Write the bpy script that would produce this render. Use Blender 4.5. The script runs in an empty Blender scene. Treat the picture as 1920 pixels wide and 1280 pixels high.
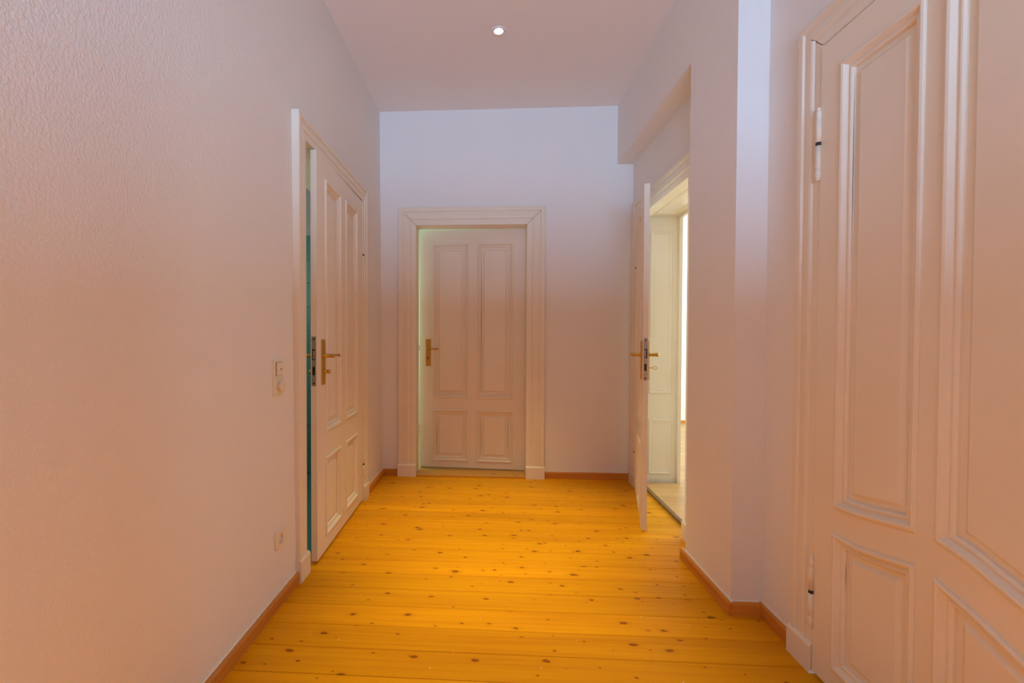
import bpy, bmesh, math, random
from mathutils import Matrix, Vector, Euler
random.seed(7)
PI = math.pi
SC = bpy.context.scene
COL = SC.collection

# ------------------------------------------------------------------ camera
cam_d = bpy.data.cameras.new('camera'); cam = bpy.data.objects.new('camera', cam_d); COL.objects.link(cam)
cam.matrix_world = (Matrix.Translation((0, 0, 1.15)) @ Matrix.Rotation(.0576, 4, 'Z')
                    @ Matrix.Rotation(PI/2 - .0174, 4, 'X') @ Matrix.Rotation(.0031, 4, 'Z'))
cam_d.sensor_width = 36; cam_d.lens = 853.03/1920*36
cam_d.shift_x = (960 - 873.14)/1920; cam_d.shift_y = (647.13 - 640)/1920
cam_d.clip_start = .02
SC.camera = cam

# ------------------------------------------------------------------ world, lights, exposure
w = bpy.data.worlds.new('world'); SC.world = w; w.use_nodes = True
w.node_tree.nodes['Background'].inputs[0].default_value = (.62, .75, 1, 1)
w.node_tree.nodes['Background'].inputs[1].default_value = .05
vs = SC.view_settings
vs.view_transform = 'Standard'; vs.look = 'None'; vs.gamma = 1; vs.use_curve_mapping = False
vs.exposure = 0.15
SC.cycles.max_bounces = 8; SC.cycles.diffuse_bounces = 7; SC.cycles.glossy_bounces = 2
SC.cycles.use_adaptive_sampling = True; SC.cycles.adaptive_threshold = .025
SC.cycles.use_denoising = True
SC.cycles.sample_clamp_indirect = 6

def area(name, loc, rot, sx, sy, power, col, spread=PI):
    d = bpy.data.lights.new(name, 'AREA'); d.shape = 'RECTANGLE'; d.size = sx; d.size_y = sy
    d.energy = power; d.color = col; d.spread = spread
    o = bpy.data.objects.new(name, d); o.location = loc; o.rotation_euler = rot; COL.objects.link(o); return o
# added cool light behind the camera; daylight in the rooms behind the doors
area('added_cool_light', (2.2, -6.0, .42), (PI/2 + .12, 0, .25), 10.0, .8, 1950, (.27, .57, 1.0))      # unseen lamp added below sill height to turn the upper walls cool
area('side_room_daylight', (4.85, 4.3, 1.6), (0, PI/2, 0), 2.0, 2.6, 140, (.70, .95, 1.1))
area('rear_room_daylight', (-1.55, 4.6, 1.4), (0, -PI/2, 0), 1.8, 1.2, 20, (.58, 1.0, .80))
area('bathroom_daylight', (-2.3, 2.6, 1.7), (0, -PI/2, 0), .7, .9, 7, (.8, 1.0, .95))
SPOT_W = 430; SPOT_COL = (1.0, .88, .42)

# ------------------------------------------------------------------ materials
def mat(name, col, rough=.5, metal=0, spec=.5, bump=None, coat=0):
    m = bpy.data.materials.new(name); m.use_nodes = True
    nt = m.node_tree; b = nt.nodes['Principled BSDF']
    b.inputs['Base Color'].default_value = (*col, 1); b.inputs['Roughness'].default_value = rough
    b.inputs['Metallic'].default_value = metal; b.inputs['Specular IOR Level'].default_value = spec
    b.inputs['Coat Weight'].default_value = coat
    if bump:
        sc, st, dist = bump
        g = nt.nodes.new('ShaderNodeNewGeometry')
        n = nt.nodes.new('ShaderNodeTexNoise'); n.inputs['Scale'].default_value = sc; n.inputs['Detail'].default_value = 3
        nt.links.new(g.outputs['Position'], n.inputs['Vector'])
        bp = nt.nodes.new('ShaderNodeBump'); bp.inputs['Strength'].default_value = st; bp.inputs['Distance'].default_value = dist
        nt.links.new(n.outputs['Fac'], bp.inputs['Height']); nt.links.new(bp.outputs['Normal'], b.inputs['Normal'])
    return m
def N(nt, t, **kw):
    n = nt.nodes.new(t)
    for k, v in kw.items(): setattr(n, k, v)
    return n
def math_n(nt, op, a, b=None, c=None, clamp=False):
    n = N(nt, 'ShaderNodeMath', operation=op); n.use_clamp = clamp
    for i, v in enumerate((a, b, c)):
        if v is None: continue
        if isinstance(v, (int, float)): n.inputs[i].default_value = v
        else: nt.links.new(v, n.inputs[i])
    return n.outputs[0]
def maprange(nt, v, a, b, c, d, smooth=True):
    n = N(nt, 'ShaderNodeMapRange'); n.interpolation_type = 'SMOOTHSTEP' if smooth else 'LINEAR'
    for i, x in enumerate((v, a, b, c, d)):
        if isinstance(x, (int, float)): n.inputs[i].default_value = x
        else: nt.links.new(x, n.inputs[i])
    return n.outputs[0]
def mixc(nt, f, a, b, mode='MIX'):
    n = N(nt, 'ShaderNodeMix', data_type='RGBA', blend_type=mode)
    ins = (n.inputs[0], n.inputs[6], n.inputs[7])
    for s, v in zip(ins, (f, a, b)):
        if isinstance(v, (int, float)): s.default_value = v
        elif isinstance(v, tuple): s.default_value = (*v, 1)
        else: nt.links.new(v, s)
    return n.outputs[2]

def wood(name, light, dark, knot, rough=.3, knots=True, seedscale=97., grain=1., spec=.4):
    """long-grained board; grain along the object's local X, every board with its own offset"""
    m = bpy.data.materials.new(name); m.use_nodes = True; nt = m.node_tree; b = nt.nodes['Principled BSDF']; L = nt.links.new
    tc = N(nt, 'ShaderNodeTexCoord'); oi = N(nt, 'ShaderNodeObjectInfo')
    off = math_n(nt, 'MULTIPLY', oi.outputs['Random'], seedscale)
    cx = N(nt, 'ShaderNodeCombineXYZ'); L(off, cx.inputs[0]); L(off, cx.inputs[1]); L(off, cx.inputs[2])
    add = N(nt, 'ShaderNodeVectorMath', operation='ADD'); L(tc.outputs['Object'], add.inputs[0]); L(cx.outputs[0], add.inputs[1])
    def scaled(sx, sy, sz):
        n = N(nt, 'ShaderNodeVectorMath', operation='MULTIPLY'); L(add.outputs[0], n.inputs[0]); n.inputs[1].default_value = (sx, sy, sz); return n.outputs[0]
    g1 = N(nt, 'ShaderNodeTexNoise'); g1.inputs['Scale'].default_value = 1; g1.inputs['Detail'].default_value = 4; g1.inputs['Distortion'].default_value = .6
    L(scaled(1.6, 55, 55), g1.inputs['Vector'])
    g2 = N(nt, 'ShaderNodeTexNoise'); g2.inputs['Scale'].default_value = 1; g2.inputs['Detail'].default_value = 2
    L(scaled(.9, 9, 9), g2.inputs['Vector'])
    f = math_n(nt, 'ADD', math_n(nt, 'MULTIPLY', maprange(nt, g1.outputs['Fac'], .4, .72, 0, 1), .45*grain), math_n(nt, 'MULTIPLY', maprange(nt, g2.outputs['Fac'], .35, .75, 0, 1), .45*grain), clamp=True)
    c = mixc(nt, f, light, dark)
    tone = maprange(nt, oi.outputs['Random'], 0, 1, .90, 1.06, False)
    hs = N(nt, 'ShaderNodeHueSaturation'); L(c, hs.inputs['Color']); L(tone, hs.inputs['Value']); c = hs.outputs[0]
    if knots:
        for sx, sy, thr, r0, r1 in ((4.6, 8.5, .42, .05, .105), (8.5, 15, .62, .035, .085)):
            wob = N(nt, 'ShaderNodeTexNoise'); wob.inputs['Scale'].default_value = 60; L(add.outputs[0], wob.inputs['Vector'])
            v = N(nt, 'ShaderNodeTexVoronoi', voronoi_dimensions='2D'); v.inputs['Scale'].default_value = 1; v.inputs['Randomness'].default_value = .9
            L(scaled(sx, sy, 0), v.inputs['Vector'])
            sep = N(nt, 'ShaderNodeSeparateColor'); L(v.outputs['Color'], sep.inputs[0])
            keep = math_n(nt, 'GREATER_THAN', sep.outputs[0], thr)
            rad = maprange(nt, sep.outputs[1], 0, 1, r0, r1, False)
            d = math_n(nt, 'ADD', v.outputs['Distance'], math_n(nt, 'MULTIPLY', math_n(nt, 'SUBTRACT', wob.outputs['Fac'], .5), .11))
            q = math_n(nt, 'DIVIDE', d, rad)
            core = math_n(nt, 'MULTIPLY', maprange(nt, q, .55, 1.0, 1, 0), keep)
            halo = math_n(nt, 'MULTIPLY', math_n(nt, 'MULTIPLY', maprange(nt, q, .8, 2.6, 1, 0), keep), .38)
            c = mixc(nt, halo, c, dark)
            c = mixc(nt, math_n(nt, 'MULTIPLY', core, .9), c, knot)
        # dried flecks of wall paint
        v = N(nt, 'ShaderNodeTexVoronoi', voronoi_dimensions='2D'); v.inputs['Scale'].default_value = 1; L(scaled(7, 9, 0), v.inputs['Vector'])
        sep = N(nt, 'ShaderNodeSeparateColor'); L(v.outputs['Color'], sep.inputs[0])
        fl = math_n(nt, 'MULTIPLY', math_n(nt, 'LESS_THAN', v.outputs['Distance'], .022), math_n(nt, 'GREATER_THAN', sep.outputs[2], .86))
        c = mixc(nt, math_n(nt, 'MULTIPLY', fl, .6), c, (.85, .72, .5))
    L(c, b.inputs['Base Color'])
    b.inputs['Specular IOR Level'].default_value = spec
    rr = maprange(nt, g1.outputs['Fac'], .3, .8, rough*.85, rough*1.25, False); L(rr, b.inputs['Roughness'])
    bp = N(nt, 'ShaderNodeBump'); bp.inputs['Strength'].default_value = .12; bp.inputs['Distance'].default_value = .0008
    L(g1.outputs['Fac'], bp.inputs['Height']); L(bp.outputs['Normal'], b.inputs['Normal'])
    return m

def emit(name, col, st):
    m = bpy.data.materials.new(name); m.use_nodes = True; nt = m.node_tree
    b = nt.nodes['Principled BSDF']; b.inputs['Base Color'].default_value = (0, 0, 0, 1)
    b.inputs['Emission Color'].default_value = (*col, 1); b.inputs['Emission Strength'].default_value = st
    return m
def painted(name, col, rough=.35):
    """old brush-painted joinery: faint brush relief and small dark chips"""
    m = mat(name, col, rough, spec=.4); nt = m.node_tree; b = nt.nodes['Principled BSDF']; L = nt.links.new
    g = N(nt, 'ShaderNodeNewGeometry')
    n = N(nt, 'ShaderNodeTexNoise'); n.inputs['Scale'].default_value = 24; n.inputs['Detail'].default_value = 4; L(g.outputs['Position'], n.inputs['Vector'])
    bp = N(nt, 'ShaderNodeBump'); bp.inputs['Strength'].default_value = .08; bp.inputs['Distance'].default_value = .003
    L(n.outputs['Fac'], bp.inputs['Height']); L(bp.outputs['Normal'], b.inputs['Normal'])
    n2 = N(nt, 'ShaderNodeTexNoise'); n2.inputs['Scale'].default_value = 3; L(g.outputs['Position'], n2.inputs['Vector'])
    c = mixc(nt, maprange(nt, n2.outputs['Fac'], .35, .7, 0, .5), col, tuple(x*y for x, y in zip(col, (.95, .93, .88))))
    L(c, b.inputs['Base Color']); return m

M = {}
M['wall'] = mat('wall_paint', (.84, .785, .72), .9, spec=.15, bump=(125, .6, .004))
M['ceiling'] = mat('ceiling_paint', (.84, .79, .74), .95, spec=.1, bump=(90, .08, .003))
M['paint'] = painted('cream_door_paint', (.84, .735, .585))
M['floor'] = wood('lacquered_pine', (.775, .325, .002), (.60, .215, .002), (.25, .065, .002), rough=.42, spec=.11)
M['board'] = wood('stained_skirting', (.66, .26, .035), (.46, .145, .014), (.14, .03, .004), rough=.4, knots=False, grain=1.1)
M['oak'] = wood('pale_strip_parquet', (.62, .35, .13), (.48, .25, .075), (.3, .15, .05), rough=.3, knots=False)
M['sill'] = wood('threshold_pine', (.62, .30, .05), (.45, .19, .025), (.15, .04, .01), rough=.4)
M['brass'] = mat('aged_brass', (.58, .34, .07), .3, 1, bump=(60, .05, .002))
M['strip'] = wood('dark_threshold_oak', (.26, .14, .04), (.17, .085, .02), (.1, .04, .01), rough=.5, knots=False)
M['steel'] = mat('dull_steel', (.42, .38, .36), .38, 1)
M['dark'] = mat('dark_gap', (.012, .009, .008), .9)
M['iron'] = mat('blackened_iron', (.03, .022, .018), .5)
M['plastic'] = mat('cream_plastic', (.80, .72, .56), .3)
M['white'] = mat('white_enamel', (.8, .78, .76), .3)
M['tile'] = mat('teal_glazed_tile', (.07, .22, .20), .2)
M['grout'] = mat('grey_grout', (.16, .2, .2), .9)
M['grey'] = mat('dark_grey_paint', (.35, .36, .36), .9)  # darker grey paint of the bathroom wall above the tiles
M['caulk'] = mat('white_caulk', (.85, .8, .74), .7)
M['subfloor'] = mat('dark_subfloor', (.09, .04, .012), .9)
M['lamp'] = emit('lamp_lens', (1, .93, .82), 14)
M['chrome'] = mat('brushed_nickel', (.72, .68, .64), .25, 1)
gm = bpy.data.materials.new('thin_pane'); gm.use_nodes = True; nt = gm.node_tree
t_ = nt.nodes.new('ShaderNodeBsdfTransparent'); gl = nt.nodes.new('ShaderNodeBsdfGlossy'); gl.inputs['Roughness'].default_value = .02
mx = nt.nodes.new('ShaderNodeMixShader'); mx.inputs[0].default_value = .06
nt.links.new(t_.outputs[0], mx.inputs[1]); nt.links.new(gl.outputs[0], mx.inputs[2]); nt.links.new(mx.outputs[0], nt.nodes['Material Output'].inputs[0])
M['glass'] = gm

# ------------------------------------------------------------------ mesh helpers
class MB:
    def __init__(s): s.v = []; s.f = []; s.smooth = []
    def face(s, idx, sm=False): s.f.append(idx); s.smooth.append(sm)
    def box(s, x0, x1, y0, y1, z0, z1, ch=0):
        b = len(s.v)
        if ch <= 0:
            s.v += [(x, y, z) for z in (z0, z1) for y in (y0, y1) for x in (x0, x1)]
            for q in ((0, 2, 3, 1), (4, 5, 7, 6), (0, 1, 5, 4), (2, 6, 7, 3), (0, 4, 6, 2), (1, 3, 7, 5)): s.face([b+i for i in q])
            return s
        bm = bmesh.new(); bmesh.ops.create_cube(bm, size=1)
        for v in bm.verts: v.co = ((x0+x1)/2 + v.co.x*(x1-x0), (y0+y1)/2 + v.co.y*(y1-y0), (z0+z1)/2 + v.co.z*(z1-z0))
        bmesh.ops.bevel(bm, geom=list(bm.edges), offset=ch, segments=2, affect='EDGES', profile=.6)
        s.merge(bm); return s
    def merge(s, bm):
        b = len(s.v); bm.verts.ensure_lookup_table()
        for v in bm.verts: s.v.append(tuple(v.co))
        for f in bm.faces: s.face([b+v.index for v in f.verts], f.smooth)
        bm.free()
    def loops(s, rings, closed=True, cap0=False, cap1=False, sm=False):
        """join successive rings of equal length"""
        b = len(s.v); n = len(rings[0])
        for r in rings: s.v += [tuple(p) for p in r]
        m = n if closed else n-1
        for k in range(len(rings)-1):
            for i in range(m):
                j = (i+1) % n
                s.face([b+k*n+i, b+k*n+j, b+(k+1)*n+j, b+(k+1)*n+i], sm)
        if cap0: s.face([b+i for i in range(n)][::-1])
        if cap1: s.face([b+(len(rings)-1)*n+i for i in range(n)])
        return s
    def prism(s, pts, f):
        """closed polygon pts, f(p, t) -> 3d for t in 0, 1"""
        return s.loops([[f(p, 0) for p in pts], [f(p, 1) for p in pts]], cap0=True, cap1=True)
    def lathe(s, prof, axis_o, axis_d, seg=20, cap=True):
        d = Vector(axis_d).normalized(); a = d.orthogonal().normalized(); c = d.cross(a); o = Vector(axis_o)
        rings = [[o + d*h + (a*math.cos(2*PI*i/seg) + c*math.sin(2*PI*i/seg))*max(r, 1e-5) for i in range(seg)] for r, h in prof]
        return s.loops(rings, cap0=cap, cap1=cap, sm=True)
    def tube(s, path, rads, seg=12):
        rings = []; path = [Vector(p) for p in path]; prev = None
        for i, p in enumerate(path):
            d = (path[min(i+1, len(path)-1)] - path[max(i-1, 0)]).normalized()
            a = d.orthogonal().normalized() if prev is None else (prev - d*prev.dot(d)).normalized()
            prev = a; c = d.cross(a); r = rads[i] if isinstance(rads, (list, tuple)) else rads
            ra, rb = r if isinstance(r, tuple) else (r, r)
            rings.append([p + a*math.cos(2*PI*k/seg)*ra + c*math.sin(2*PI*k/seg)*rb for k in range(seg)])
        return s.loops(rings, cap0=True, cap1=True, sm=True)
    def mesh(s, name, m):
        me = bpy.data.meshes.new(name); me.from_pydata(s.v, [], s.f); me.validate(verbose=False)
        bm = bmesh.new(); bm.from_mesh(me); bmesh.ops.recalc_face_normals(bm, faces=bm.faces); bm.to_mesh(me); bm.free()
        if len(me.polygons) == len(s.smooth):
            for p, q in zip(me.polygons, s.smooth): p.use_smooth = q
        me.materials.append(m); return me
    def build(s, name, m, parent=None):
        return link(name, s.mesh(name, M[m] if isinstance(m, str) else m), parent)
def link(name, me, parent=None):
    o = bpy.data.objects.new(name, me); COL.objects.link(o); o.parent = parent; return o
def tag(o, label, cat, group=None, kind=None):
    o['label'] = label; o['category'] = cat
    if group: o['group'] = group
    if kind: o['kind'] = kind
    return o
def empty(name, loc=(0, 0, 0), rz=0):
    o = bpy.data.objects.new(name, None); o.location = loc; o.rotation_euler = (0, 0, rz); o.empty_display_size = .1
    COL.objects.link(o); return o
def structure(name, mb, m, label, cat): return tag(mb.build(name, m), label, cat, kind='structure')

# ------------------------------------------------------------------ dimensions (metres, camera at x = y = 0)
HC = 3.005; D = 3.736; YB = -2.2
XL = -.908; XB = .999; XN = 1.125; XR = 1.125
PIER_Y, NICHE_Y = 1.94, 2.385

# ------------------------------------------------------------------ shell of the hall
def left_wall():
    mb = MB()
    mb.box(-1.16, XL, YB, 2.075, 0, HC); mb.box(-1.16, XL, 2.075, 3.215, 2.18, HC); mb.box(-1.16, XL, 3.215, D+.13, 0, HC)
    mb.v = [(x - .024*z/HC if x > -1 else x, y, z) for x, y, z in mb.v]      # the old wall leans a little
    return mb
structure('wall_left', left_wall(), 'wall', 'white rough plastered hall wall with the light switch', 'wall')
mb = MB(); mb.box(-.935, -.65, D, D+.13, 0, HC); mb.box(-.65, .306, D, D+.13, 2.095, HC); mb.box(.306, 1.454, D, D+.13, 0, HC)
structure('wall_back', mb, 'wall', 'white end wall of the hall around the closed-looking panel door', 'wall')
mb = MB()
mb.box(XB, 1.454, PIER_Y, NICHE_Y, 0, HC)                       # pier
mb.box(XB, 1.454, NICHE_Y, D, 2.54, HC)                         # beam over the niche
mb.box(XN, 1.454, NICHE_Y, 2.60, 0, 2.54); mb.box(XN, 1.454, 2.60, 3.70, 2.14, 2.54); mb.box(XN, 1.454, 3.70, D, 0, 2.54)
mb.box(XR, 1.454, 1.655, PIER_Y, 0, HC); mb.box(XR, 1.454, .675, 1.655, 2.15, HC); mb.box(XR, 1.454, YB, .675, 0, HC)
structure('wall_right', mb, 'wall', 'white right hall wall with a projecting pier and a recessed doorway', 'wall')
mb = MB(); mb.box(-1.16, -.80, YB-.2, YB, 0, HC); mb.box(.95, 1.454, YB-.2, YB, 0, HC); mb.box(-.80, .95, YB-.2, YB, 0, 1.0); mb.box(-.80, .95, YB-.2, YB, 2.8, HC)
structure('wall_front', mb, 'wall', 'white wall behind the viewer with a tall window', 'wall')
mb = MB(); mb.box(-1.16, 1.454, YB-.2, D+.13, HC, HC+.15)
structure('ceiling', mb, 'ceiling', 'smooth white hall ceiling with a recessed downlight', 'ceiling')

def plank_mesh(name, lx, ly, m, h=.022, ch=.0012):
    mb = MB(); a, b = lx/2, ly/2
    prof = [(-b, 0), (-b, h-ch), (-b+ch, h), (b-ch, h), (b, h-ch), (b, 0)]
    mb.loops([[(-a, y, z) for y, z in prof], [(a, y, z) for y, z in prof]], cap0=True, cap1=True)
    return mb.mesh(name, M[m])
mb = MB(); mb.box(-1.16, 1.17, YB, D+.03, -.12, -.0225)
fl = structure('floor', mb, 'subfloor', 'glossy orange yellow knotty pine plank floor of the hall', 'floor')
PW = .1335; y = 1.771 - PW*29
plank = plank_mesh('plank', 2.12, PW-.0022, 'floor', ch=.0018)
first = True
while y < D:
    y1 = min(y+PW, D+.02)
    me = plank if y1-y > PW-.001 else plank_mesh('plank', 2.12, y1-y, 'floor')
    if y > YB-.05:
        o = link('plank', me, fl); o.location = (.105, (y+y1)/2, -.022)
    y += PW

# skirting boards
def skirt(name, p0, p1, nrm, label):
    """board from p0 to p1 (x, y) standing off the wall along nrm"""
    p0 = Vector((*p0, 0)); p1 = Vector((*p1, 0)); L = (p1-p0).length; ang = math.atan2(p1.y-p0.y, p1.x-p0.x)
    n = Vector((*nrm, 0)); side = 1 if (Matrix.Rotation(ang, 3, 'Z') @ Vector((0, 1, 0))).dot(n) > 0 else -1
    T, Hh = .016, .056
    prof = [(0, 0), (T, 0), (T, Hh-.010), (T-.003, Hh-.003), (T-.008, Hh), (0, Hh)]
    mb = MB(); mb.loops([[(x, side*t, z) for t, z in prof] for x in (0, L)], cap0=True, cap1=True)
    o = mb.build(name, 'board'); o.location = p0; o.rotation_euler.z = ang
    tag(o, label, 'skirting board', kind='structure')
    mb = MB(); mb.box(0, L, min(0, side*.005), max(0, side*.005), Hh, Hh+.003)
    mb.build('caulk_line', 'caulk', o)
skirt('baseboard_left', (XL, YB), (XL, 2.058), (1, 0), 'long brown wooden skirting board below the light switch wall')
skirt('baseboard_left', (XL, 3.236), (XL, D-.016), (1, 0), 'short brown skirting board between left door and back corner')
skirt('baseboard_back', (XL, D), (-.773, D), (0, -1), 'tiny brown skirting piece left of the back door')
skirt('baseboard_back', (.429, D), (XN-.002, D), (0, -1), 'brown skirting board right of the back door')
skirt('baseboard_right', (XB, PIER_Y-.016), (XB, NICHE_Y+.03), (-1, 0), 'orange brown skirting board along the pier beside the recessed doorway')
skirt('baseboard_right', (XB, PIER_Y), (XR-.016, PIER_Y), (0, -1), 'short brown skirting piece across the front of the pier')
skirt('baseboard_right', (XR, 1.732), (XR, PIER_Y), (-1, 0), 'short brown skirting board between pier and large right door')

# ------------------------------------------------------------------ door frames (local: x along the wall, z up, front -y)
PROF = [(0, 0), (0, .62), (.05, .70), (.26, .70), (.29, .60), (.33, .60), (.36, .82), (.42, .90), (.60, .84), (.70, .72), (.74, .72), (.77, .98), (.86, 1.0), (.96, .97), (1, .88), (1, 0)]
def casing(parent, xl, xr, zin, wd, hgt, plinth, back=.0, m='paint', cracks=()):
    P = [(o*wd, h*hgt if h else -back) for o, h in PROF]
    for sgn, xi in ((-1, xl), (1, xr)):
        mb = MB()
        mb.loops([[(xi+sgn*o, -h, plinth) for o, h in P], [(xi+sgn*o, -h, zin+o) for o, h in P]], cap0=True, cap1=True)
        mb.build('casing_side', m, parent)
        # plinth block with a small top chamfer and a groove
        mb = MB(); x0, x1 = sorted((xi-sgn*.002, xi+sgn*(wd+.004))); g = hgt+.006
        mb.loops([[(x0, back, 0), (x1, back, 0), (x1, -g, 0), (x0, -g, 0)], [(x0, back, plinth-.008), (x1, back, plinth-.008), (x1, -g, plinth-.008), (x0, -g, plinth-.008)],
                  [(x0, back, plinth+.002), (x1, back, plinth+.002), (x1, -g+.008, plinth+.002), (x0, -g+.008, plinth+.002)]], cap0=True, cap1=True)
        mb.build('plinth_block', m, parent)
    mb = MB()
    mb.loops([[(xl-o, -h, zin+o) for o, h in P], [(xr+o, -h, zin+o) for o, h in P]], cap0=True, cap1=True)
    mb.build('casing_head', m, parent)
    for xi, sgn, o1, wdt in cracks:                                   # opened mitre joints
        Q = [q for q in P[1:-1] if q[0] <= o1*wd]; mb = MB(); t = wdt/2
        mb.loops([[(xi+sgn*(o+d), -h-.0006, zin+o) for o, h in Q] for d in (-t, t)], closed=False)
        mb.build('mitre_gap', 'dark', parent)
def lining(parent, xl, xr, zin, y0, y1, th, z0=0, m='paint'):
    for a, b in ((xl-th, xl), (xr, xr+th)):
        mb = MB(); mb.box(a, b, y0, y1, z0, zin+th); mb.build('jamb_lining', m, parent)
    mb = MB(); mb.box(xl, xr, y0, y1, zin, zin+th); mb.build('head_lining', m, parent)

# ------------------------------------------------------------------ panel door leaf (local: hinge at x = 0, front -y)
def offset_loop(p, d, n=14):
    """outline of the panel p = (u0, u1, bottom, top), bottom and top being functions of u, drawn in by d"""
    u0, u1, fb, ft = p; us = [u0+d + (u1-u0-2*d)*k/n for k in range(n+1)] if p_curved(p) else [u0+d, u1-d]
    return [(u, fb(u)+d) for u in us] + [(u, ft(u)-d) for u in us[::-1]]
def p_curved(p): return p[2](p[0]) != p[2](p[1]) or p[3](p[0]) != p[3](p[1])
def panel_rect(u0, u1, v0, v1): return (u0, u1, lambda u: v0, lambda u: v1)
def leaf(name, W, z0, z1, panels, label, su, loc, rz, th=.04, bulge=1.0, rails=None):
    """panels: list of CCW outlines in (u, v); rails: list of polygons for stiles and rails"""
    root = empty(name, loc, rz); tag(root, label, 'door', kind='structure')
    def P(u, v, h): return (su*u, -h, v)
    for nm, poly in rails:
        mb = MB(); mb.prism(poly, lambda p, t: P(p[0], p[1], -th*t)); mb.build(nm, 'paint', root)
    for pts in panels:
        mb = MB(); dep = -.011
        steps = [(-.004, -th+.008), (-.004, dep-.004), (.026, dep-.004), (.050, dep-.004), (.062, dep+.004*bulge), (.066, dep+.004*bulge)]
        mb.loops([[P(*q, h) for q in offset_loop(pts, o)] for o, h in steps], cap0=True, cap1=True)
        pn = mb.build('panel', 'paint', root)
        prof = [(-.004, -.012), (-.004, .003), (-.002, .007), (.004, .009), (.010, .007), (.014, .000), (.018, -.006), (.022, -.006), (.026, -.003), (.030, -.004), (.034, -.009), (.035, -.020), (-.003, -.020)]
        mb = MB(); mb.loops([[P(*q, h) for q in offset_loop(pts, o)] for o, h in prof]); mb.build('panel_moulding', 'paint', pn)
    return root
def rect(u0, u1, v0, v1): return [(u0, v0), (u1, v0), (u1, v1), (u0, v1)]
def std_door(W, z0, z1, ua, ub, uc, ud, lo0, lo1, up0, up1):
    """four panels: u ranges ua-ub and uc-ud, v ranges lo0-lo1 and up0-up1"""
    panels = [panel_rect(a, b, c, d) for a, b in ((ua, ub), (uc, ud)) for c, d in ((lo0, lo1), (up0, up1))]
    rails = [('stile', rect(0, ua, z0, z1)), ('stile', rect(ud, W, z0, z1)), ('rail', rect(ua, ud, z0, lo0)), ('rail', rect(ua, ud, lo1, up0)),
             ('rail', rect(ua, ud, up1, z1)), ('stile', rect(ub, uc, lo0, lo1)), ('stile', rect(ub, uc, up0, up1))]
    return panels, rails
def handle(root, su, u, v, W, front=-1, th=.04, knob=True, keyhole=True, length=.115):
    """brass back plate with lever and thumb turn; front=-1 on the hall side, +1 on the far side"""
    y = 0 if front < 0 else th
    def Y(h): return y + front*h
    def bx(mb, u0, u1, h0, h1, v0, v1, ch=0):
        xs = sorted((su*u0, su*u1)); ys = sorted((Y(h0), Y(h1))); return mb.box(xs[0], xs[1], ys[0], ys[1], v0, v1, ch)
    mb = MB(); bx(mb, u-.0225, u+.0225, -.001, .006, v-.150, v+.085, .0022)
    bx(mb, u-.017, u+.017, .004, .0085, v-.142, v+.077, .002)
    pl = mb.build('handle_plate', 'brass', root)
    mb = MB(); mb.lathe([(.014, .006), (.014, .012), (.0105, .014), (.0095, .044), (.011, .050), (.011, .058), (.006, .061)], (su*u, y, v), (0, front, 0))
    path = [(su*(u - t*length), Y(.052 + .004*math.sin(t*PI)), v + .002*math.sin(t*PI*1.2) - .006*max(0, t-.75)*4*max(0, t-.75)) for t in [k/10 for k in range(11)]]
    rad = [(.0075, .0075), (.0075, .007), (.0065, .006), (.006, .0055), (.006, .0055), (.0065, .006), (.007, .0065), (.0085, .0075), (.0095, .008), (.0095, .008), (.007, .006)]
    mb.tube(path, rad); mb.build('lever', 'brass', pl)
    if knob:
        mb = MB(); mb.lathe([(.013, .006), (.013, .014), (.010, .017), (.009, .028), (.0115, .032), (.0115, .037), (.006, .040)], (su*u, y, v-.082), (0, front, 0)); mb.build('thumb_turn', 'brass', pl)
    elif keyhole:
        mb = MB(); mb.lathe([(.0052, .0086), (.0052, .0092)], (su*u, y, v-.074), (0, front, 0)); bx(mb, u-.0026, u+.0026, .0085, .0092, v-.096, v-.074)
        mb.build('keyhole', 'dark', pl)
    for dv in (-.138, .072):
        mb = MB(); mb.lathe([(.0042, .008), (.0042, .0102), (.002, .0108)], (su*u, y, v+dv), (0, front, 0), 10); mb.build('screw', 'brass', pl)
def lock_plate(root, su, W, v, th=.04):
    x = su*W; e = .0015*su
    def bx(mb, h0, h1, y0, y1, v0, v1, ch=0): 
        xs = sorted((x+su*h0, x+su*h1)); return mb.box(xs[0], xs[1], y0, y1, v0, v1, ch)
    c = th/2
    mb = MB(); bx(mb, -.002, .0018, c-.011, c+.011, v-.150, v+.10, .001); pl = mb.build('lock_plate', 'steel', root)
    mb = MB(); bx(mb, .0016, .0024, c-.007, c+.008, v-.018, v+.036); mb.build('latch_slot', 'dark', pl)
    mb = MB(); bx(mb, .002, .010, c-.006, c+.002, v-.014, v+.030, .0015); mb.build('latch', 'steel', pl)
    mb = MB(); bx(mb, .0016, .0024, c-.006, c+.006, v-.094, v-.052); mb.build('bolt_slot', 'dark', pl)
    for dv in (.086, -.136):
        mb = MB(); mb.lathe([(.0045, 0), (.0045, .0026)], (x, c, v+dv), (su, 0, 0), 12); mb.build('screw_hole', 'dark', pl)
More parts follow.
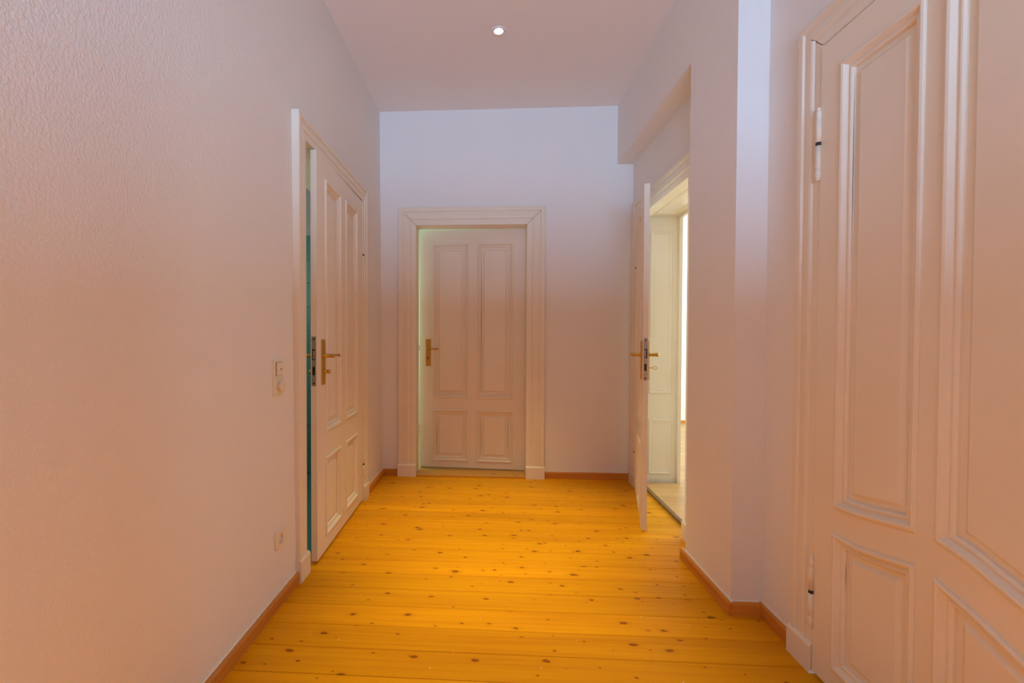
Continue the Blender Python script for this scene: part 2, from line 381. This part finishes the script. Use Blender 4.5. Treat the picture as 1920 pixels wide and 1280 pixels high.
def hinge(root, x, y, z0, z1, r=.0085):
    mid = (z0+z1)/2; h = z1-z0
    mb = MB(); mb.lathe([(.003, 0), (r*.8, .006), (r*.6, .012), (r, .016), (r, h*.16), (r*.82, h*.165), (r*.82, h*.175), (r, h*.18), (r, h/2-.006)], (x, y, z0), (0, 0, 1), 14)
    mb.lathe([(r, h/2+.006), (r, h*.82), (r*.82, h*.825), (r*.82, h*.835), (r, h*.84), (r, h-.016), (r*.6, h-.012), (r*.8, h-.006), (.003, h)], (x, y, z0), (0, 0, 1), 14)
    o = mb.build('hinge', 'paint', root)
    mb = MB(); mb.lathe([(r*.9, h/2-.0065), (r*.98, h/2-.003), (r*.98, h/2+.003), (r*.9, h/2+.0065)], (x, y, z0), (0, 0, 1), 14); mb.build('hinge_ring', 'iron', o)

# ---- left door (ajar) and its frame
fr = empty('trim_1', (-.916, 0, 0), PI/2); tag(fr, 'cream moulded frame around the ajar left door', 'door frame', kind='structure')
casing(fr, 2.160, 3.127, 2.097, .10, .028, .105, back=.02)
lining(fr, 2.160, 3.127, 2.097, .02, .27, .03)
for a, b in ((2.160, 2.213), (3.10, 3.127)):
    mb = MB(); mb.box(a, b, .025, .065, 0, 2.097); mb.build('door_stop', 'paint', fr)
mb = MB(); mb.box(2.213, 3.10, .025, .065, 2.06, 2.097); mb.build('door_stop', 'paint', fr)
pn, rl = std_door(.885, .014, 2.083, .150, .400, .500, .760, .092, .508, .648, 1.975)
dl = leaf('door_1', .885, .014, 2.083, pn, 'cream four panel door with brass handle, ajar in the left wall', -1, (-.899, 3.122, 0), PI/2 + math.radians(1.4), rails=rl, th=.031)
handle(dl, -1, .800, 1.052, .885); handle(dl, -1, .800, 1.052, .885, front=1, th=.031); lock_plate(dl, -1, .885, 1.052, th=.031)
hinge(dl, .006, -.004, 1.64, 1.80, .007); hinge(dl, .006, -.004, .18, .34, .007)

mb = MB(); mb.box(2.16, 3.127, .041, .244, -.02, .002); mb.build('threshold', 'tile', fr)

# ---- back door (slightly ajar, opens away)
fr = empty('trim_2', (0, D, 0), 0); tag(fr, 'wide cream moulded frame around the back door', 'door frame', kind='structure')
casing(fr, -.625, .281, 2.067, .146, .030, .10, cracks=((-.625, -1, .62, .003), (.281, 1, .8, .003)))
lining(fr, -.625, .281, 2.067, 0, .13, .028)
mb = MB(); mb.box(-.623, .279, -.022, .30, 0, .014, .003)
sill = mb.build('threshold', 'sill', fr)
pn, rl = std_door(.92, .024, 2.072, .118, .420, .498, .806, .083, .522, .630, 1.950)
dl = leaf('door_2', .92, .024, 2.072, pn, 'cream four panel door in the end wall, slightly open away from the hall', -1, (.292, D+.136, 0), -math.radians(3.6), rails=rl)
handle(dl, -1, .845, 1.05, .92, knob=False, length=.10); lock_plate(dl, -1, .92, 1.05)

def shrink_gap(root, su, u, v0, v1, wdt, h=-.0088, bend=0, n=8):
    mb = MB(); mb.loops([[(su*(u + bend*(k/n)**2 - wdt*.5*math.sin(PI*min(1, max(.12, k/n)))*q), -h, v0+(v1-v0)*k/n) for k in range(n+1)] for q in (-1, 1)], closed=False)
    mb.build('shrinkage_gap', 'dark', root)
shrink_gap(dl, -1, .3855, .68, 1.90, .0035); shrink_gap(dl, -1, .3855, .13, .48, .003); shrink_gap(dl, -1, .1525, .14, .46, .002); shrink_gap(dl, -1, .770, .13, .47, .0025)

# ---- doorway in the niche: frame, reveal lining, leaf swung into the hall
fr = empty('trim_3', (XN, 0, 0), -PI/2); tag(fr, 'cream moulded frame of the doorway in the niche', 'door frame', kind='structure')
casing(fr, -3.527, -2.667, 2.062, .148, .027, .10)
lining(fr, -3.527, -2.667, 2.062, 0, .06, .07)
rv = empty('trim_4', (0, 0, 0)); tag(rv, 'bright cream panelled reveal lining of the thick wall behind the niche door', 'reveal lining', kind='structure')
def reveal_panel(u0, u1, v0, v1, f, parent, bul=.6):
    pts = panel_rect(u0, u1, v0, v1); mb = MB()
    prof = [(-.008, .0), (-.008, .006), (0, .009), (.008, .006), (.014, .001), (.020, .003), (.026, .0)]
    mb.loops([[f(*q, h) for q in offset_loop(pts, o)] for o, h in prof]); mb.build('panel_moulding', 'paint', parent)
mb = MB(); mb.box(1.185, 1.454, 3.67, 3.70, 0, 2.14); b1 = mb.build('reveal_board', 'paint', rv)
for v0, v1 in ((.08, .50), (.72, 1.985)): reveal_panel(1.25, 1.405, v0, v1, lambda u, v, h: (u, 3.67-h, v), b1)
mb = MB(); mb.box(1.185, 1.454, 2.60, 2.63, 0, 2.14); b2 = mb.build('reveal_board', 'paint', rv)
for v0, v1 in ((.08, .50), (.72, 1.985)): reveal_panel(1.25, 1.405, v0, v1, lambda u, v, h: (u, 2.63+h, v), b2)
mb = MB(); mb.box(1.185, 1.454, 2.63, 3.67, 2.105, 2.14); b3 = mb.build('soffit_board', 'paint', rv)
reveal_panel(1.25, 1.405, 2.74, 3.56, lambda u, v, h: (u, v, 2.105-h), b3)
mb = MB(); mb.box(1.454, 1.478, 3.64, 3.78, 0, 2.25); mb.build('casing_side', 'paint', rv)
mb = MB(); mb.box(1.454, 1.478, 2.49, 2.655, 0, 2.25); mb.build('casing_side', 'paint', rv)
mb = MB(); mb.box(1.454, 1.478, 2.655, 3.64, 2.085, 2.25); mb.build('casing_head', 'paint', rv)
mb = MB(); mb.box(1.163, 1.190, 2.667, 3.60, -.01, .019, .003); st = mb.build('trim_5', 'strip'); tag(st, 'dark wooden threshold strip in the niche doorway', 'threshold', kind='structure')
pn, rl = std_door(.82, .014, 2.05, .115, .375, .445, .705, .09, .50, .64, 1.93)
dl3 = leaf('door_3', .82, .014, 2.05, pn, 'cream door with brass levers standing half open in the niche', 1, (1.092, 3.522, 0), -PI/2 - math.radians(14.6), rails=rl, th=.031)
handle(dl3, 1, .765, 1.05, .82, knob=False, length=.11); handle(dl3, 1, .765, 1.05, .82, front=1, knob=False, length=.11, th=.031); lock_plate(dl3, 1, .82, 1.05, th=.031)
hinge(dl3, -.006, -.004, 1.60, 1.76, .007); hinge(dl3, -.006, -.004, .20, .36, .007)

# ---- large right door close to the camera
fr = empty('trim_6', (XR, 0, 0), -PI/2); tag(fr, 'cream moulded frame around the large door at the right edge', 'door frame', kind='structure')
casing(fr, -1.612, -.718, 2.135, .114, .028, .10, cracks=((-1.612, -1, .42, .003),))
lining(fr, -1.612, -.718, 2.135, 0, .20, .03)
def curve(pts):
    """smooth function through (u, v) points"""
    def f(u):
        i = max(0, min(len(pts)-2, sum(1 for q in pts[1:-1] if u >= q[0])))
        p0 = pts[max(i-1, 0)]; p1 = pts[i]; p2 = pts[i+1]; p3 = pts[min(i+2, len(pts)-1)]
        h = p2[0]-p1[0]; t = (u-p1[0])/h
        m1 = (p2[1]-p0[1])/(p2[0]-p0[0])*h; m2 = (p3[1]-p1[1])/(p3[0]-p1[0])*h
        return (2*t**3-3*t*t+1)*p1[1] + (t**3-2*t*t+t)*m1 + (3*t*t-2*t**3)*p2[1] + (t**3-t*t)*m2
    return f
UA, UB, UC, UD, W4 = .094, .368, .428, .79, .885
ULb = curve([(UA, .612), (.187, .619), (.274, .634), (UB, .651)]); LLt = curve([(UA, .522), (.185, .524), (.267, .538), (UB, .558)])
URb = curve([(UC, .653), (.50, .637), (.572, .609), (UD, .53)]); LRt = curve([(UC, .553), (.515, .526), (.60, .491), (UD, .41)])
k0 = lambda z: (lambda u: z)
panels = [(UA, UB, k0(.088), LLt), (UA, UB, ULb, k0(2.018)), (UC, UD, k0(.088), LRt), (UC, UD, URb, k0(2.018))]
def along(f, a, b, n=12): return [(a+(b-a)*k/n, f(a+(b-a)*k/n)) for k in range(n+1)]
z0, z1 = .014, 2.125
rails = [('stile', rect(0, UA, z0, z1)), ('stile', rect(UD, W4, z0, z1)), ('rail', rect(UA, UD, z0, .088)), ('rail', rect(UA, UD, 2.018, z1)),
         ('rail', along(LLt, UA, UB) + along(LRt, UC, UD) + along(URb, UD, UC) + along(ULb, UB, UA)), ('stile', [(UB, .088), (UC, .088), (UC, .553), (UB, .558)]), ('stile', [(UB, .651), (UC, .653), (UC, 2.018), (UB, 2.018)])]
dl = leaf('door_4', W4, z0, z1, panels, 'large cream panel door with curved rail mouldings at the right edge', 1, (1.1, 1.607, 0), -PI/2, rails=rails)
hinge(dl, -.004, -.004, 1.68, 1.928); hinge(dl, -.004, -.004, .155, .412)
handle(dl, 1, .835, 1.05, W4, knob=False)
shrink_gap(dl, 1, .1295, 1.40, 1.97, .0022); shrink_gap(dl, 1, .3325, .70, 1.40, .0022, bend=.006); shrink_gap(dl, 1, .1295, .36, .46, .002)

# ------------------------------------------------------------------ rooms seen through the doorways
mb = MB(); mb.box(1.454, 5, 6.21, 6.3, 0, HC); structure('wall_side_room_back', mb, 'wall', 'bright white far wall of the sunlit room behind the niche door', 'wall')
mb = MB(); mb.box(5, 5.1, 1, 6.3, 0, HC); structure('wall_side_room_right', mb, 'wall', 'white window wall of the sunlit side room', 'wall')
mb = MB(); mb.box(1.454, 5, .9, 1, 0, HC); structure('wall_side_room_front', mb, 'wall', 'white near wall of the sunlit side room', 'wall')
mb = MB(); mb.box(1.40, 1.454, D+.13, 6.3, 0, HC); structure('wall_side_room_left', mb, 'wall', 'white wall between side room and rear room', 'wall')
mb = MB(); mb.box(1.454, 5.1, .9, 6.3, HC, HC+.1); structure('ceiling_side_room', mb, 'ceiling', 'white ceiling of the sunlit side room', 'ceiling')
mb = MB(); mb.box(1.175, 5, 1, 6.21, -.12, -.003); f2 = structure('floor_side_room', mb, 'subfloor', 'pale strip parquet floor of the room behind the niche door', 'floor')
y = 2.632; me = plank_mesh('strip', 3.52, .0995, 'oak', h=.02, ch=.001)
me_s = plank_mesh('strip', 3.81, .0995, 'oak', h=.02, ch=.001)
while y + .05 < 6.2:
    long_ = y + .1 < 3.68
    o = link('plank', me_s if long_ else me, f2); o.location = (1.19+1.905 if long_ else 1.478+1.76, y+.05, -.005); y += .1
skirt('baseboard_side_room', (1.48, 6.21), (5, 6.21), (0, -1), 'light brown skirting board at the foot of the sunlit far wall')

mb = MB(); mb.box(-2.5, -2.4, 1.75, 3.9, 0, 2.7); structure('wall_bathroom_left', mb, 'wall', 'white outer wall of the tiled bathroom', 'wall')
mb = MB(); mb.box(-2.4, -1.16, 1.75, 1.85, 0, 2.7); structure('wall_bathroom_front', mb, 'wall', 'white near wall of the tiled bathroom', 'wall')
mb = MB(); mb.box(-2.4, -1.16, 1.75, 3.85, 2.7, 2.8); structure('ceiling_bathroom', mb, 'ceiling', 'ceiling of the tiled bathroom', 'ceiling')
mb = MB(); mb.box(-2.4, -1.16, 1.75, 3.85, -.1, -.001); structure('floor_bathroom', mb, 'tile', 'dark teal floor of the tiled bathroom', 'floor')
mb = MB(); mb.box(-2.4, -1.16, 3.75, 3.86, 0, 2.7); bw = structure('wall_bathroom_back', mb, 'grey', 'teal tiled bathroom wall glimpsed through the left door gap', 'wall')
tm = MB(); tm.box(-.0985, .0985, -.008, 0, -.0985, .0985, .002); tme = tm.mesh('tile', M['tile'])
for i in range(6):
    for j in range(10):
        o = link('tile', tme, bw); o.location = (-1.27 - .2*i, 3.75, .1 + .2*j)

mb = MB(); mb.box(-1.75, -1.65, D+.13, 6, 0, 2.7); structure('wall_rear_room_left', mb, 'wall', 'white wall of the room behind the back door', 'wall')
mb = MB(); mb.box(-1.65, 1.40, 5.9, 6, 0, 2.7); structure('wall_rear_room_back', mb, 'wall', 'far white wall of the room behind the back door', 'wall')
mb = MB(); mb.box(-1.75, 1.454, D+.13, 6, 2.7, 2.8); structure('ceiling_rear_room', mb, 'ceiling', 'white ceiling of the room behind the back door', 'ceiling')
mb = MB(); mb.box(-1.75, 1.454, D+.03, 6, -.1, -.001); structure('floor_rear_room', mb, 'oak', 'pale wooden floor of the room behind the back door', 'floor')

# window behind the camera
wn = empty('window_1', (.075, YB-.1, 1.0)); tag(wn, 'wide white casement window behind the viewer', 'window', kind='structure')
for x0, x1, za, zb in ((-.875, -.82, 0, 1.8), (.82, .875, 0, 1.8), (-.025, .025, .05, 1.75), (-.82, .82, 0, .05), (-.82, .82, 1.75, 1.8)):
    mb = MB(); mb.box(x0, x1, -.03, .03, za, zb); mb.build('window_bar', 'white', wn)
for x0, x1 in ((-.82, -.025), (.025, .82)):
    mb = MB(); mb.box(x0, x1, -.002, .002, .05, 1.75); mb.build('pane', 'glass', wn)

# ------------------------------------------------------------------ things on walls and ceiling
def downlight(x, y, label, k=1, cone=50):
    r = empty('downlight', (x, y, HC)); tag(r, label, 'downlight', 'recessed downlights in the hall ceiling')
    mb = MB(); mb.lathe([(.026, .004), (.026, -.003), (.029, -.0065), (.036, -.006), (.0415, -.003), (.043, 0), (.026, .004)], (0, 0, 0), (0, 0, 1), 36, cap=False); mb.build('ring', 'white', r)
    mb = MB(); mb.lathe([(.0258, -.0005), (.0258, -.0012), (.0238, -.0014)], (0, 0, 0), (0, 0, 1), 28, cap=False); mb.build('retaining_ring', 'iron', r)
    mb = MB(); mb.lathe([(.0238, 0), (.0238, -.0015), (.020, -.0028), (.001, -.003)], (0, 0, 0), (0, 0, 1), 28); mb.build('lens', 'lamp', r)
    d = bpy.data.lights.new('downlight_beam', 'SPOT'); d.energy = SPOT_W*k; d.color = SPOT_COL; d.spot_size = math.radians(cone); d.spot_blend = 1; d.shadow_soft_size = .03
    o = bpy.data.objects.new('downlight_beam', d); o.location = (0, 0, -.012); o.parent = r; COL.objects.link(o)
downlight(.033, 2.79, 'glowing round recessed downlight in the ceiling before the back door', .52)
downlight(.033, 1.55, 'added unseen downlight in the ceiling just ahead of the viewer', .34, 40)  # out of view, added to brighten the near floor
downlight(.033, .30, 'added unseen downlight in the ceiling above the viewer', 1.10, 46)  # unseen lamp added for warm floor bounce onto the near walls
downlight(.033, -1.3, 'added unseen downlight in the ceiling near the window behind the viewer', 1.3)  # added behind the view; its bounce off the floor warms the walls

XW = -.917
s = empty('light_switch', (XW, 1.892, .976), PI/2); tag(s, 'cream double light switch plate on the left wall beside the door', 'light switch')
mb = MB(); mb.box(-.041, .041, -.010, .004, -.0765, .0765, .0035); mb.build('switch_frame', 'plastic', s)
mb = MB(); mb.box(-.0285, .0285, -.0115, -.009, .0085, .0655, .001); mb.build('rocker_gap', 'dark', s)
mb = MB(); mb.box(-.0270, .0270, -.0165, -.009, .0100, .0640, .002); rk = mb.build('rocker', 'plastic', s)
mb = MB(); mb.lathe([(.0042, .0164), (.0042, .0172), (.003, .0176)], (.006, 0, .036), (0, -1, 0), 12); mb.build('indicator', 'iron', rk)
mb = MB(); mb.box(-.0275, .0275, -.0125, -.009, -.0655, -.0085, .001); ct = mb.build('dimmer_cover', 'plastic', s)
mb = MB(); mb.lathe([(.021, .012), (.0205, .026), (.019, .0285), (.001, .029)], (0, 0, -.037), (0, -1, 0), 28); mb.box(-.0012, .0012, -.0297, -.028, -.034, -.018); mb.build('dimmer_knob', 'plastic', ct)

s = empty('wall_socket', (XW+.006, 1.893, .285), PI/2); tag(s, 'square cream power socket low on the left wall', 'socket')
mb = MB()
def sq(r, y): return [(max(-r, min(r, 1.32*r*math.cos(a))), y, max(-r, min(r, 1.32*r*math.sin(a)))) for a in [2*PI*(k+.5)/32 for k in range(32)]]
def ci(r, y): return [(r*math.cos(a), y, r*math.sin(a)) for a in [2*PI*(k+.5)/32 for k in range(32)]]
mb.loops([sq(.041, .006), sq(.041, -.007), sq(.038, -.0105), ci(.0225, -.012), ci(.0205, -.011), ci(.0195, .010)], cap0=True, cap1=True); mb.build('socket_body', 'plastic', s)
for dx in (-.0095, .0095):
    mb = MB(); mb.lathe([(.0027, -.0100), (.0027, -.0092)], (dx, 0, 0), (0, -1, 0), 12); mb.build('pin_hole', 'dark', s)
for dz in (-.0185, .0185):
    mb = MB(); mb.box(-.003, .003, -.006, .009, dz-.0015, dz+.0015); mb.build('earth_clip', 'steel', s)

# key in the far side of the niche door
k = empty('key'); k.matrix_world = Matrix.Translation((1.092, 3.522, 0)) @ Matrix.Rotation(-PI/2 - math.radians(14.6), 4, 'Z') @ Matrix.Translation((.765, .0395, .972))
tag(k, 'small brass key sticking out of the lock of the niche door', 'key')
mb = MB(); mb.tube([(0, -.02, 0), (0, .022, 0)], .0026, 10); mb.build('shaft', 'brass', k)
mb = MB(); mb.tube([(0.001*math.cos(a), .033+.011*math.sin(a), .009*math.cos(a)) for a in [2*PI*q/18 for q in range(19)]], .0018, 8); mb.build('bow', 'brass', k)
